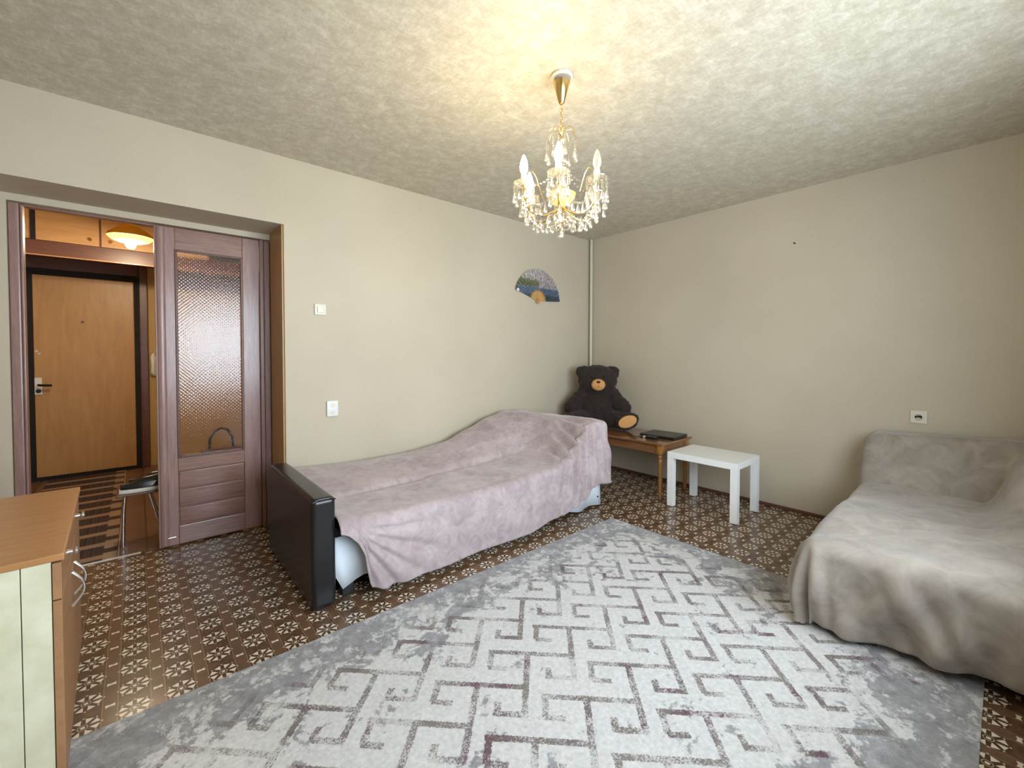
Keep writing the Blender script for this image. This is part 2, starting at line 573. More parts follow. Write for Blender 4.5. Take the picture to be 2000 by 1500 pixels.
class MB:
    def __init__(self):
        self.bm = bmesh.new()

    def box(self, x0, x1, y0, y1, z0, z1, bev=0.0, seg=2):
        b = bmesh.new()
        bmesh.ops.create_cube(b, size=1)
        for v in b.verts:
            v.co = Vector(((x0 + x1) / 2 + v.co.x * (x1 - x0), (y0 + y1) / 2 + v.co.y * (y1 - y0),
                           (z0 + z1) / 2 + v.co.z * (z1 - z0)))
        if bev:
            bmesh.ops.bevel(b, geom=list(b.edges), offset=bev, segments=seg, profile=.6, affect='EDGES', clamp_overlap=True)
        self.merge(b)
        return self

    def merge(self, b, mat=None):
        me = bpy.data.meshes.new('tmp')
        b.to_mesh(me)
        b.free()
        if mat is not None:
            me.transform(mat)
        self.bm.from_mesh(me)
        bpy.data.meshes.remove(me)

    def lathe(self, prof, c=(0, 0, 0), n=24, mat=None):
        b = bmesh.new()
        rings = []
        for (r, z) in prof:
            if r < 1e-6:
                rings.append([b.verts.new((0, 0, z))])
            else:
                rings.append([b.verts.new((r * math.cos(2 * PI * k / n), r * math.sin(2 * PI * k / n), z)) for k in range(n)])
        for a, q in zip(rings, rings[1:]):
            for k in range(n):
                k2 = (k + 1) % n
                if len(a) == 1 and len(q) == 1:
                    continue
                if len(a) == 1:
                    b.faces.new((a[0], q[k], q[k2]))
                elif len(q) == 1:
                    b.faces.new((a[k], a[k2], q[0]))
                else:
                    b.faces.new((a[k], a[k2], q[k2], q[k]))
        bmesh.ops.recalc_face_normals(b, faces=b.faces)
        m = Matrix.Translation(c)
        if mat is not None:
            m = m @ mat
        self.merge(b, m)
        return self

    def tube(self, pts, r, n=8, closed=False):
        pts = [Vector(p) for p in pts]
        rr = r if isinstance(r, (list, tuple)) else [r] * len(pts)
        rings = []
        prev = None
        N = len(pts)
        for i, p in enumerate(pts):
            if closed:
                tn = pts[(i + 1) % N] - pts[i - 1]
            else:
                tn = pts[min(i + 1, N - 1)] - pts[max(i - 1, 0)]
            tn.normalize()
            if prev is None:
                a = tn.orthogonal().normalized()
            else:
                a = (prev - tn * prev.dot(tn)).normalized()
            prev = a
            bb = tn.cross(a)
            rings.append([self.bm.verts.new(p + (a * math.cos(2 * PI * k / n) + bb * math.sin(2 * PI * k / n)) * rr[i]) for k in range(n)])
        prs = list(zip(rings, rings[1:]))
        if closed:
            prs.append((rings[-1], rings[0]))
        for A, B in prs:
            for k in range(n):
                self.bm.faces.new((A[k], A[(k + 1) % n], B[(k + 1) % n], B[k]))
        if not closed:
            self.bm.faces.new(list(reversed(rings[0])))
            self.bm.faces.new(rings[-1])
        return self

    def ell(self, c, r, sub=2, mat=None):
        b = bmesh.new()
        bmesh.ops.create_icosphere(b, subdivisions=sub, radius=1)
        m = Matrix.Translation(c)
        if mat is not None:
            m = m @ mat
        m = m @ Matrix.Diagonal((*r, 1))
        self.merge(b, m)
        return self

    def prism(self, poly, axis, a0, a1):
        """poly: 2-D points, extruded along axis between a0 and a1"""
        def mk(p, a):
            if axis == 0: return (a, p[0], p[1])
            if axis == 1: return (p[0], a, p[1])
            return (p[0], p[1], a)
        A = [self.bm.verts.new(mk(p, a0)) for p in poly]
        B = [self.bm.verts.new(mk(p, a1)) for p in poly]
        self.bm.faces.new(A)
        self.bm.faces.new(list(reversed(B)))
        n = len(poly)
        for k in range(n):
            self.bm.faces.new((A[k], B[k], B[(k + 1) % n], A[(k + 1) % n]))
        bmesh.ops.recalc_face_normals(self.bm, faces=self.bm.faces)
        return self

    def build(self, name, mat, parent=None, smooth=False, loc=None):
        me = bpy.data.meshes.new(name)
        org = Vector(loc) if loc is not None else (ORG[parent] if parent is not None else Vector((0, 0, 0)))
        if org.length > 0:
            self.bm.transform(Matrix.Translation(-org))
        self.bm.to_mesh(me)
        self.bm.free()
        me.materials.append(MAT[mat] if isinstance(mat, str) else mat)
        if smooth:
            for p in me.polygons:
                p.use_smooth = True
            if smooth != 'all':
                try:
                    me.set_sharp_from_angle(angle=math.radians(40))
                except Exception:
                    pass
        return link(name, me, parent, org)


def link(name, data, parent=None, org=None):
    o = bpy.data.objects.new(name, data)
    COL.objects.link(o)
    org = Vector(org) if org is not None else (ORG[parent] if parent is not None else Vector((0, 0, 0)))
    if parent is not None:
        o.parent = parent
        o.location = org - ORG[parent]
    else:
        o.location = org
    ORG[o] = org
    return o


def tag(o, label, cat, group=None, kind=None):
    o['label'] = label
    o['category'] = cat
    if group: o['group'] = group
    if kind: o['kind'] = kind
    return o


def thing(name, loc, label, cat, group=None):
    o = bpy.data.objects.new(name, None)
    o.empty_display_size = .1
    COL.objects.link(o)
    o.location = loc
    ORG[o] = Vector(loc)
    return tag(o, label, cat, group)


def structure(o, label, cat):
    return tag(o, label, cat, kind='structure')


def sstep(a, b, x):
    t = max(0.0, min(1.0, (x - a) / (b - a)))
    return t * t * (3 - 2 * t)


def interp(pts, x):
    if x <= pts[0][0]: return pts[0][1]
    for (a, va), (b, vb) in zip(pts, pts[1:]):
        if x <= b:
            t = (x - a) / (b - a)
            t = t * t * (3 - 2 * t) * .5 + t * .5
            return va + (vb - va) * t
    return pts[-1][1]


# ------------------------------------------------------------------ the room
OX = -3.188      # right side of the doorway recess
OZ = 2.106       # its soffit
D = .349         # its depth
o = MB().box(XW - .2, 0.2, YW - .25, .40, -.1, 0).build('floor', 'lino')
structure(o, 'brown linoleum floor printed with pale star flowers', 'floor')
o = MB().box(XW - .2, 0.2, .40, 3.3, -.1, 0).build('floor_hall', 'hall_lino')
structure(o, 'brown tile patterned hall floor beyond the doorway', 'floor')
o = MB().box(XW - .2, 0.2, YW - .25, 3.3, H, H + .1).build('ceiling', 'ceiling')
structure(o, 'beige ceiling papered with a feathery relief', 'ceiling')

m = MB().box(OX, 0.2, 0, D, 0, H).box(XW - .2, OX, 0, D, OZ, H)
# thin back panel around the wooden door frame
m.box(XW - .2, -4.445, D, D + .07, 0, H).box(-4.445, -3.19, D, D + .07, 2.068, H).box(-3.19, 0.2, D, D + .07, 0, H)
structure(m.build('wall_left', 'wall'), 'beige linen papered wall with the recessed doorway', 'wall')
structure(MB().box(0, .2, YW - .25, 0, 0, H).build('wall_right', 'wall'), 'beige linen papered wall behind the white side table', 'wall')
structure(MB().box(XW - .2, XW, YW - .25, 3.3, 0, H).build('wall_side', 'wall'), 'beige papered wall behind the chest of drawers', 'wall')
m = MB().box(XW, WX0, YW - .25, YW, 0, H).box(WX1, 0, YW - .25, YW, 0, H)
m.box(WX0, WX1, YW - .25, YW, 0, WZ0).box(WX0, WX1, YW - .25, YW, WZ1, H)
structure(m.build('wall_window', 'wall'), 'beige papered wall with the window, opposite the doorway', 'wall')

# window with frame, sashes, panes and sill
w = thing('window_1', ((WX0 + WX1) / 2, YW - .15, WZ0), 'white framed three part window opposite the doorway', 'window')
w['kind'] = 'structure'
fr = MB()
F = .06
fr.box(WX0, WX1, YW - .20, YW - .10, WZ0, WZ0 + F).box(WX0, WX1, YW - .20, YW - .10, WZ1 - F, WZ1)
fr.box(WX0, WX0 + F, YW - .20, YW - .10, WZ0 + F, WZ1 - F).box(WX1 - F, WX1, YW - .20, YW - .10, WZ0 + F, WZ1 - F)
third = (WX1 - WX0) / 3
for k in (1, 2):
    fr.box(WX0 + third * k - .045, WX0 + third * k + .045, YW - .20, YW - .10, WZ0 + F, WZ1 - F)
fr.build('window_frame', 'white_lacquer', w)
for k in range(3):
    a = WX0 + third * k + (.045 if k else F)
    b = WX0 + third * (k + 1) - (.045 if k < 2 else F)
    MB().box(a, b, YW - .155, YW - .15, WZ0 + F, WZ1 - F).build('pane', 'window_glass', w)
MB().box(WX0 - .05, WX1 + .05, YW - .10, YW + .12, WZ0 - .035, WZ0 - .002, .005).build('window_sill', 'white_lacquer', w)

# hall shell
structure(MB().box(XW - .2, -2.3, 3.12, 3.3, 0, H).build('wall_hall_end', 'hall_wall'), 'ochre papered hall end wall around the entrance door', 'wall')
structure(MB().box(-2.9, -2.7, D + .07, 3.12, 0, H).build('wall_hall_right', 'hall_wall'), 'ochre papered hall wall behind the glazed door leaf', 'wall')
o = MB().box(XW, XW + .02, D + .07, 3.12, 0, H).build('wall_hall_left', 'hall_wall')
structure(o, 'ochre papered hall wall on the entrance lock side', 'wall')

for (nm, bx_, lb) in (('baseboard_right', (-.014, 0, YW, -.001, 0, .026), 'low dark brown skirting along the right wall'),
                     ('baseboard_left', (OX + .002, -.015, -.014, 0, 0, .026), 'low dark brown skirting along the left wall')):
    structure(MB().box(*bx_, .005).build(nm, 'dark_wood'), lb, 'baseboard')

# ochre lining of the doorway recess
o = MB().box(OX - .012, OX, .012, D - .012, 0, OZ, .002).build('trim_1', 'ochre_board')
structure(o, 'ochre board lining the right reveal of the doorway', 'trim')
o = MB().box(-4.39, -3.93, .385, .405, 0, .005, .002).build('trim_2', 'cream_plastic')
structure(o, 'thin pale metal threshold strip in the doorway', 'trim')

# ------------------------------------------------------------------ double door: frame + closed right leaf
fr = thing('door_1', (-3.8, .40, 0), 'walnut wood double door frame with one glazed leaf shut', 'door')
fr['kind'] = 'structure'
m = MB().box(-4.443, -4.403, .365, .45, 0, 2.066, .006).box(-4.402, -4.392, .385, .448, 0, 2.06, .003)
m.build('left_jamb', 'walnut', fr)
m = MB().box(-3.262, -3.236, .362, .46, 0, 2.066, .005).box(-3.234, -3.195, .368, .46, 0, 2.066, .008)
m.build('right_jamb', 'walnut', fr)
MB().box(-4.390, -3.264, .40, .45, 2.058, 2.0675, .002).build('head_jamb', 'walnut_h', fr)
lx0, lx1 = -3.842, -3.268
gx0, gx1, gz0, gz1 = -3.728, -3.381, .585, 1.905
ly0, ly1 = .356, .396
m = MB().box(lx0, gx0 - .012, ly0, ly1, .012, 2.056, .004)
stl = m.build('stile', 'walnut', fr)
# half round cover strip on the meeting stile
prof = [(lx0 + .03 + .022 * math.cos(a), ly0 - .012 * math.sin(a)) for a in [PI * k / 10 for k in range(11)]]
MB().prism(prof, 2, .02, 2.05).build('cover_strip', 'walnut', fr, True)
MB().box(gx1 + .012, lx1, ly0, ly1, .012, 2.056, .004).build('stile', 'walnut', fr)
MB().box(gx0 - .012, gx1 + .012, ly0, ly1, gz1 + .012, 2.056, .004).build('top_rail', 'walnut_h', fr)
MB().box(gx0 - .012, gx1 + .012, ly0, ly1, .49, gz0 - .012, .004).build('middle_rail', 'walnut_h', fr)
MB().box(gx0 - .012, gx1 + .012, ly0, ly1, .012, .13, .004).build('bottom_rail', 'walnut_h', fr)
MB().box(gx0 - .012, gx1 + .012, ly0 + .014, ly1 - .01, .13, .49).build('panel_back', 'walnut_h', fr)
for k in range(3):
    z0 = .133 + k * .119
    b = MB().box(gx0 - .008, gx1 + .008, ly0 + .003, ly0 + .016, z0, z0 + .113, .006, 3)
    # boards tilt a little so each catches light on its upper part
    b.bm.transform(Matrix.Translation((0, ly0 + .01, z0 + .056)) @ Matrix.Rotation(math.radians(3), 4, 'X') @ Matrix.Translation((0, -(ly0 + .01), -(z0 + .056))))
    b.build('panel_board', 'walnut_h', fr, True)
bead = MB()
for (a, b, c, d) in ((gx0 - .014, gx0, gz0 - .014, gz1 + .014), (gx1, gx1 + .014, gz0 - .014, gz1 + .014)):
    bead.box(a, b, ly0 - .006, ly0 + .012, c, d, .003)
bead.box(gx0, gx1, ly0 - .006, ly0 + .012, gz0 - .014, gz0, .003).box(gx0, gx1, ly0 - .006, ly0 + .012, gz1, gz1 + .014, .003)
bead.build('glazing_bead', 'dark_wood', fr)
o = MB().box(gx0 + .001, gx1 - .001, ly0 + .014, ly0 + .020, gz0 + .001, gz1 - .001).build('pane', 'pattern_glass', fr)
o['label'] = 'patterned translucent glass pane'
MB().box(-3.80, -3.755, ly0 - .008, ly0, .062, .068, .002).build('bolt', 'chrome', fr)

# ------------------------------------------------------------------ entrance door at the hall end
ed = thing('door_2', (-4.31, 3.1, 0), 'orange veneered entrance door in a dark frame', 'door')
ed['kind'] = 'structure'
m = MB().box(-4.81, -4.735, 3.06, 3.13, 0, 2.225, .01).box(-3.905, -3.83, 3.06, 3.13, 0, 2.225, .01).box(-4.735, -3.905, 3.06, 3.13, 2.08, 2.225, .01)
m.build('casing', 'dark_wood', ed)
m = MB().box(-4.735, -4.685, 3.04, 3.12, 0, 2.08).box(-3.945, -3.905, 3.04, 3.12, 0, 2.08).box(-4.685, -3.945, 3.04, 3.12, 2.02, 2.08).box(-4.685, -3.945, 3.04, 3.12, 0, .035)
m.build('seal_frame', 'dark_gap', ed)
lf = MB().box(-4.683, -3.947, 3.035, 3.075, .036, 2.018, .006).build('door_leaf', 'door_veneer', ed)
pt = MB().box(-4.682, -4.632, 3.022, 3.034, .85, 1.015, .004).build('lock_plate', 'white_plastic', lf)
MB().tube([(-4.65, 3.034, .945), (-4.65, 2.985, .945), (-4.64, 2.975, .943), (-4.56, 2.972, .938)], .011).build('handle', 'black_plastic', lf, True)
MB().lathe([(0, -.006), (.017, -.006), (.02, 0), (.017, .006), (0, .006)], (-4.655, 3.018, .885), 16, Matrix.Rotation(PI / 2, 4, 'X')).build('lock_cylinder', 'black_plastic', lf, True)
MB().lathe([(0, -.004), (.011, -.004), (.012, .004), (0, .004)], (-4.342, 3.033, 1.57), 14, Matrix.Rotation(PI / 2, 4, 'X')).build('peephole', 'dark_wood', lf, True)
for (x, z) in ((-4.665, 1.272), (-4.645, 1.248)):
    MB().lathe([(0, -.006), (.009, -.005), (.011, .004), (0, .004)], (x, 3.032, z), 12, Matrix.Rotation(PI / 2, 4, 'X')).build('upper_lock_stud', 'chrome', lf, True)

# ------------------------------------------------------------------ overhead cupboard in the hall
ac = thing('overhead_cupboard', (-3.9, 2.2, 2.07), 'wooden overhead cupboard with pale doors above the entrance', 'cupboard')
MB().box(-4.82, -2.9, 2.2, 2.235, 2.08, 2.205, .004).build('front_board', 'dark_wood', ac)
MB().box(-4.82, -2.9, 2.19, 2.2, 2.075, 2.085, .002).build('bottom_trim', 'chest_top', ac)
MB().box(-4.82, -2.9, 2.235, 3.1, 2.20, 2.215).build('bottom_panel', 'dark_wood', ac)
MB().box(-4.80, -4.585, 2.205, 2.23, 2.21, H - .005).build('filler_panel', 'cab_veneer', ac)
MB().box(-4.585, -4.558, 2.195, 2.235, 2.205, H - .002).build('upright', 'dark_gap', ac)
MB().box(-4.168, -4.158, 2.20, 2.235, 2.205, H - .002).build('upright', 'dark_wood', ac)
MB().box(-4.558, -2.91, 2.2, 2.235, H - .03, H - .001).build('top_trim', 'dark_wood', ac)
edges = [(-4.556, -4.17), (-4.156, -3.77), (-3.756, -3.36)]
for i, (a, b) in enumerate(edges):
    d_ = MB().box(a, b, 2.203, 2.22, 2.208, H - .032, .002).build('cupboard_door', 'cab_veneer', ac)
    kx = b - .06 if i % 2 == 0 else a + .06
    MB().lathe([(0, -.012), (.012, -.012), (.016, -.006), (.008, .004), (0, .006)], (kx, 2.198, 2.262), 14, Matrix.Rotation(-PI / 2, 4, 'X')).build('knob', 'gold', d_, True)

# ------------------------------------------------------------------ hall lamp
hx, hy = -3.955, 1.55
hl = thing('hall_lamp', (hx, hy, 2.095), 'lit hall pendant lamp with an orange shade', 'lamp')
MB().tube([(hx, hy, 2.295), (hx, hy, H)], .008).lathe([(0, 2.55), (.045, 2.55), (.04, 2.52), (0, 2.515)], (hx, hy, 0), 20).build('stem', 'gold', hl, True)
MB().lathe([(.028, 2.345), (.05, 2.335), (.10, 2.30), (.138, 2.265), (.150, 2.24), (.146, 2.24), (.134, 2.262), (.098, 2.294), (.05, 2.328), (.028, 2.338)], (hx, hy, -.045), 40).build('outer_shade', 'orange_shade', hl, True)
MB().lathe([(.145, 2.238), (.12, 2.215), (.075, 2.20), (.07, 2.20), (.115, 2.219), (.14, 2.24)], (hx, hy, -.045), 40).build('inner_shade', 'white_shade', hl, True)
MB().lathe([(0, 2.15), (.02, 2.153), (.034, 2.175), (.034, 2.195), (.018, 2.23), (.014, 2.26), (0, 2.26)], (hx, hy, -.045), 24).build('bulb', 'hall_bulb', hl, True)

# runner, stool, shoes, bag, intercom
o = MB().box(-4.60, -4.03, .412, 3.0, .0005, .008, .003).build('hall_runner', 'runner')
tag(o, 'brown patterned runner rug leading to the entrance door', 'rug')

st = thing('shoe_stool', (-3.82, .66, 0), 'low metal legged stool just inside the hall behind the glazed door', 'stool')
MB().box(-4.045, -3.60, .50, .82, .338, .352, .005).build('seat', 'dark_wood', st)
for sy in (-1, 1):
    yy = .66 + sy * .125
    MB().tube([(-4.003, yy, .336), (-4.010, yy, .25), (-4.014, yy, .12), (-4.015, yy, .009)], .0095, 10).build('leg', 'chrome', st, True)
    MB().tube([(-3.885, yy, .336), (-3.868, yy, .26), (-3.838, yy, .14), (-3.79, yy, .002)], .0095, 10).build('leg', 'chrome', st, True)
    MB().tube([(-3.70, yy, .336), (-3.69, yy, .2), (-3.66, yy, .002)], .0095, 10).build('leg', 'chrome', st, True)


def shoe(name, x, y, z, label):
    s = thing(name, (x, y, z), label, 'shoe', 'shoes on the hall stool')
    L = .285
    n = 17

    def wid(t):
        return .040 * (math.sin(PI * min(1, max(0, (t * .93 + .05)))) ** .45) * (1 + .12 * math.sin(2.4 * t + .4))
    sole = bmesh.new()
    rings = []
    for (zz, k) in ((0, .95), (.004, 1), (.02, 1.0), (.024, .96)):
        ring = []
        for i in range(2 * n):
            t = i / (n - 1) if i < n else (2 * n - 1 - i) / (n - 1)
            sgn = 1 if i < n else -1
            ring.append(sole.verts.new((x + t * L, y + sgn * wid(t) * k, z + zz)))
        rings.append(ring)
    for A, B in zip(rings, rings[1:]):
        for i in range(2 * n):
            sole.faces.new((A[i], A[(i + 1) % (2 * n)], B[(i + 1) % (2 * n)], B[i]))
    sole.faces.new(list(reversed(rings[0])))
    sole.faces.new(rings[-1])
    mb = MB()
    mb.merge(sole)
    mb.build('sole', 'cream_plastic', s, True)
    up_ = bmesh.new()
    rows = []
    for i in range(n):
        t = i / (n - 1)
        top = .056 + .034 * sstep(.12, .45, t) + .018 * sstep(.45, .95, t) - .012 * sstep(.96, 1, t)
        rows.append([up_.verts.new((x + .006 + t * (L - .012), y + wid(t) * .95 * math.cos(a), z + .022 + (top - .02) * math.sin(a) ** .8)) for a in [PI * k / 10 for k in range(11)]])
    for A, B in zip(rows, rows[1:]):
        for k in range(10):
            up_.faces.new((A[k], A[k + 1], B[k + 1], B[k]))
    bmesh.ops.recalc_face_normals(up_, faces=up_.faces)
    mb = MB()
    mb.merge(up_)
    u_ = mb.build('upper', 'black_plastic', s, 'all')
    for k in range(3):
        xx = x + .115 + k * .022
        zt = z + .07 + k * .006
        MB().tube([(xx, y - .022, zt - .012), (xx + .004, y, zt), (xx, y + .022, zt - .012)], .0035, 6).build('lace', 'white_plastic', u_, True)
    MB().prism([(x + .15, z + .036), (x + .165, z + .036), (x + .185, z + .06), (x + .17, z + .06)], 1, y - .044, y - .037).build('stripe', 'white_plastic', u_)
    return s


shoe('sneaker', -4.03, .56, .353, 'black sneaker with a pale sole at the front edge of the hall stool')
shoe('sneaker', -3.99, .68, .353, 'black sneaker with a pale sole, further back on the hall stool')

bgx, bgy = -3.46, .72
bag = thing('handbag', (bgx, bgy, 0), 'brown bag with an arched handle seen through the door glass', 'bag')
MB().box(bgx - .13, bgx + .13, bgy - .06, bgy + .06, .001, .545, .03, 4).build('bag_body', 'dark_wood', bag, True)
MB().tube([(bgx - .075, bgy, .54), (bgx - .07, bgy, .62), (bgx - .04, bgy, .675), (bgx, bgy, .692), (bgx + .04, bgy, .675), (bgx + .07, bgy, .62), (bgx + .075, bgy, .54)], .009, 8).build('bag_handle', 'dark_gap', bag, True)

ic = thing('intercom', (-3.80, 3.12, 1.0), 'white wall intercom handset beside the entrance door', 'intercom')
MB().box(-3.815, -3.735, 3.095, 3.12, 1.0, 1.22, .01).build('base_plate', 'white_plastic', ic)
MB().tube([(-3.79, 3.09, 1.01), (-3.80, 3.07, 1.04), (-3.795, 3.06, 1.12), (-3.80, 3.07, 1.22), (-3.79, 3.09, 1.25)], [.012, .02, .017, .02, .012], 10).build('handset', 'white_plastic', ic, True)

# ------------------------------------------------------------------ rug
rg = MB()
rg.box(-4.112, -1.225, -3.125, -1.205, .0005, .009, .004)
o = rg.build('area_rug', 'rug')
tag(o, 'large white and grey rug with a worn brown key pattern', 'rug')

# ------------------------------------------------------------------ draped cloth over furniture


def drape(name, mat, parent, hfun, x0, x1, y0, y1, drops, radius=.05, res=.018, folds=None, hem=None, wr=None, sub=1, floor_z=.004):
    """cloth over the block [x0,x1]x[y0,y1] with height hfun; drops = lengths (xneg, xpos, yneg, ypos)"""
    dxn, dxp, dyn, dyp = drops
    na = int((x1 - x0 + dxn + dxp) / res)
    nb = int((y1 - y0 + dyn + dyp) / res)
    bm = bmesh.new()
    grid = []
    for i in range(na + 1):
        a = x0 - dxn + (x1 - x0 + dxn + dxp) * i / na
        row = []
        for j in range(nb + 1):
            b = y0 - dyn + (y1 - y0 + dyn + dyp) * j / nb
            x = min(max(a, x0), x1)
            y = min(max(b, y0), y1)
            h = hfun(x, y)
            ea = a - x
            eb = b - y
            if hem is not None:
                sc = hem(a, b, h)
                ea *= sc[0]
                eb *= sc[1]
            d = math.hypot(ea, eb)
            if d > 1e-6:
                ux, uy = ea / d, eb / d
                q = PI / 2 * radius
                if d < q:
                    out = radius * math.sin(d / radius)
                    down = radius * (1 - math.cos(d / radius))
                else:
                    out = radius
                    down = radius + (d - q)
                if folds is not None:
                    out += folds(a, b, x, y, ux, uy, down)
                z = h - down
                if z < floor_z:
                    out += floor_z - z
                    z = floor_z
                px, py, pz = x + ux * out, y + uy * out, z
            else:
                px, py, pz = x, y, h
            if wr is not None:
                dxyz = wr(a, b, px, py, pz)
                px += dxyz[0]
                py += dxyz[1]
                pz = max(floor_z, pz + dxyz[2])
            row.append(bm.verts.new((px, py, pz)))
        grid.append(row)
    for i in range(na):
        for j in range(nb):
            bm.faces.new((grid[i][j], grid[i + 1][j], grid[i + 1][j + 1], grid[i][j + 1]))
    bmesh.ops.smooth_vert(bm, verts=bm.verts, factor=.5, use_axis_x=True, use_axis_y=True, use_axis_z=True)
    bmesh.ops.recalc_face_normals(bm, faces=bm.faces)
    mb = MB()
    mb.merge(bm)
    o = mb.build(name, mat, parent, 'all')
    s = o.modifiers.new('thickness', 'SOLIDIFY')
    s.thickness = .006
    s.offset = -1
    return o


# ---- left sofa (under the mauve blanket)
ls = thing('sofa', (-2.2, -.55, 0), 'black leatherette sofa with a flat end panel along the left wall', 'sofa')
a = MB().box(-3.318, -3.204, -1.005, -.10, .01, .552, .032, 6)
arm = a.build('armrest', 'leather', ls, True)
MB().tube([(-3.314, -1.001, .538), (-3.29, -1.004, .549), (-3.23, -1.004, .549), (-3.208, -1.001, .538)], .004, 8).build('piping', 'chrome' if False else 'leather', arm, True)
MB().box(-3.20, -1.10, -.93, -.14, .12, .34, .02).build('seat_base', 'dark_fabric', ls)
MB().box(-3.20, -1.42, -.96, -.12, .34, .372, .015, 3).build('seat_cushion', 'dark_fabric', ls, True)
MB().box(-1.22, -1.10, -.94, -.14, .02, .66, .03, 4).build('end_panel', 'leather', ls, True)
for (x, y) in ((-3.12, -.9), (-3.12, -.2), (-1.35, -.2), (-1.35, -.88)):
    MB().box(x - .03, x + .03, y - .03, y + .03, 0, .12, .004).build('foot', 'black_plastic', ls)

backp = [(-3.2, .505), (-2.97, .495), (-2.68, .487), (-2.36, .492), (-2.04, .542), (-1.78, .617), (-1.56, .697), (-1.38, .732), (-1.2, .728), (-1.08, .70)]
frontp = [(-3.2, .44), (-2.9, .415), (-2.4, .41), (-1.95, .415), (-1.62, .432), (-1.47, .475), (-1.36, .58), (-1.27, .685), (-1.2, .715), (-1.08, .715)]


def h_left(x, y):
    s = sstep(-.72, -.14, y)
    hb, hf = interp(backp, x), interp(frontp, x)
    h = hf + (hb - hf) * s
    # crease between the seat and the low back
    h -= .024 * math.exp(-((y + .60 - .05 * math.sin(x * 2.3)) / .03) ** 2) * sstep(-3.2, -2.9, x) * (1 - sstep(-1.75, -1.4, x))
    h += .008 * noise.noise((x * 3.1, y * 3.1, 2)) + .0035 * noise.noise((x * 11, y * 11, 4))
    return h


def hem_left(a, b, h):
    sx = sy = 1.0
    if b < -.98:
        tgt = interp([(-3.19, .10), (-3.165, .11), (-3.12, .15), (-3.085, .22), (-3.06, .385), (-3.0, .40), (-2.6, .405), (-2.0, .40), (-1.72, .39), (-1.5, .40), (-1.3, .50), (-1.05, .535)], a)
        sy = tgt / .46
    if b < -.98 and a > -1.08:
        e = math.hypot((a + 1.08) * sx, (b + .985) * sy)
        if e > .53:
            sx *= .53 / e
            sy *= .53 / e
    return sx, sy


def fold_left(a, b, x, y, ux, uy, down):
    f = 0
    if uy < 0:
        g = min(1, down / .3)
        # fan of folds running from the left corner
        da, dd = a + 3.15, down - .06
        rr_ = math.hypot(da, dd)
        ph_ = math.atan2(dd, max(da, .001))
        for (p_, w_, am) in ((.10, .05, .020), (.38, .06, .026), (.66, .06, .030), (.95, .07, .034), (1.22, .06, .030)):
            f -= am * math.exp(-((ph_ - p_) / w_) ** 2) * sstep(.05, .16, rr_) * (1 - sstep(.30, .62, rr_))
        f += .040 * g * (1 - sstep(-3.1, -2.6, a))
        f += .016 * g * math.sin(a * 9 + 1.0) * sstep(-2.8, -2.4, a) * (1 - sstep(-1.7, -1.4, a))
        # narrow folds hanging from the tall end
        for (c_, w_, am, sl) in ((-1.52, .020, .030, .26), (-1.42, .018, .042, .20), (-1.34, .017, .040, .13), (-1.25, .016, .034, .07), (-1.17, .015, .030, .0), (-1.11, .013, .024, -.04)):
            f -= am * math.exp(-((a - c_ + sl * down) / w_) ** 2) * (1 - sstep(.25, .5, down) * .8)
        f += .03 * g
    if ux > 0:
        f += .012 * math.sin(b * 30) * min(1, down / .2)
    return f


def wr_left(a, b, x, y, z):
    # long tension folds across the front and at the tall end
    v = 0
    if b > -1.3:
        for (c_, w_, am, sl) in ((-1.52, .022, .024, -.35), (-1.42, .019, .036, -.30), (-1.34, .017, .034, -.24), (-1.25, .016, .026, -.15), (-1.17, .015, .020, -.08)):
            v -= am * math.exp(-((a - c_ + sl * (b + .985)) / w_) ** 2) * (1 - sstep(-.80, -.62, b))
    v += .012 * noise.noise((a * 1.6 + b * 6, a * 5, 1.7))
    v += .007 * math.exp(-((b + .33 + .18 * (a + 2.2)) / .018) ** 2) * sstep(-3.0, -2.5, a) * (1 - sstep(-1.7, -1.4, a))
    return (0, -v * .7 if b < -.98 else 0, v if b > -1.0 else 0)


bl = drape('draped_blanket', 'mauve_velvet', None, h_left, -3.200, -1.08, -.985, -.14, (0, .46, .46, .10), .05, .0105, fold_left, hem_left, wr_left)
tag(bl, 'mauve grey velvet blanket draped over the sofa along the left wall', 'blanket')

# white sheet peeping out under the blanket
sh = bmesh.new()
vs = []
N = 60
for i in range(N + 1):
    x = -3.197 + (2.13) * i / N
    zb = interp([(-3.2, .135), (-3.17, .055), (-3.05, .10), (-2.8, .09), (-1.5, .05), (-1.32, .012), (-1.2, .028), (-1.067, .014)], x)
    yb = -.952 + .008 * math.sin(i * .7)
    vs.append([sh.verts.new((x, -.945, .32)), sh.verts.new((x, yb - .012, .2)), sh.verts.new((x, yb - .02, zb))])
for A, B in zip(vs, vs[1:]):
    for k in range(2):
        sh.faces.new((A[k], A[k + 1], B[k + 1], B[k]))
mb = MB()
mb.merge(sh)
o = mb.build('white_sheet', 'white_sheet', None, 'all')
o.modifiers.new('thickness', 'SOLIDIFY').thickness = .004
tag(o, 'white sheet showing below the mauve blanket at both ends of the sofa', 'sheet')
c_ = MB().lathe([(0, -.003), (.006, -.002), (.007, .003), (0, .003)], (-1.10, -.975, .085), 12, Matrix.Rotation(PI / 2, 4, 'X')).build('button', 'dark_gap', o, True)

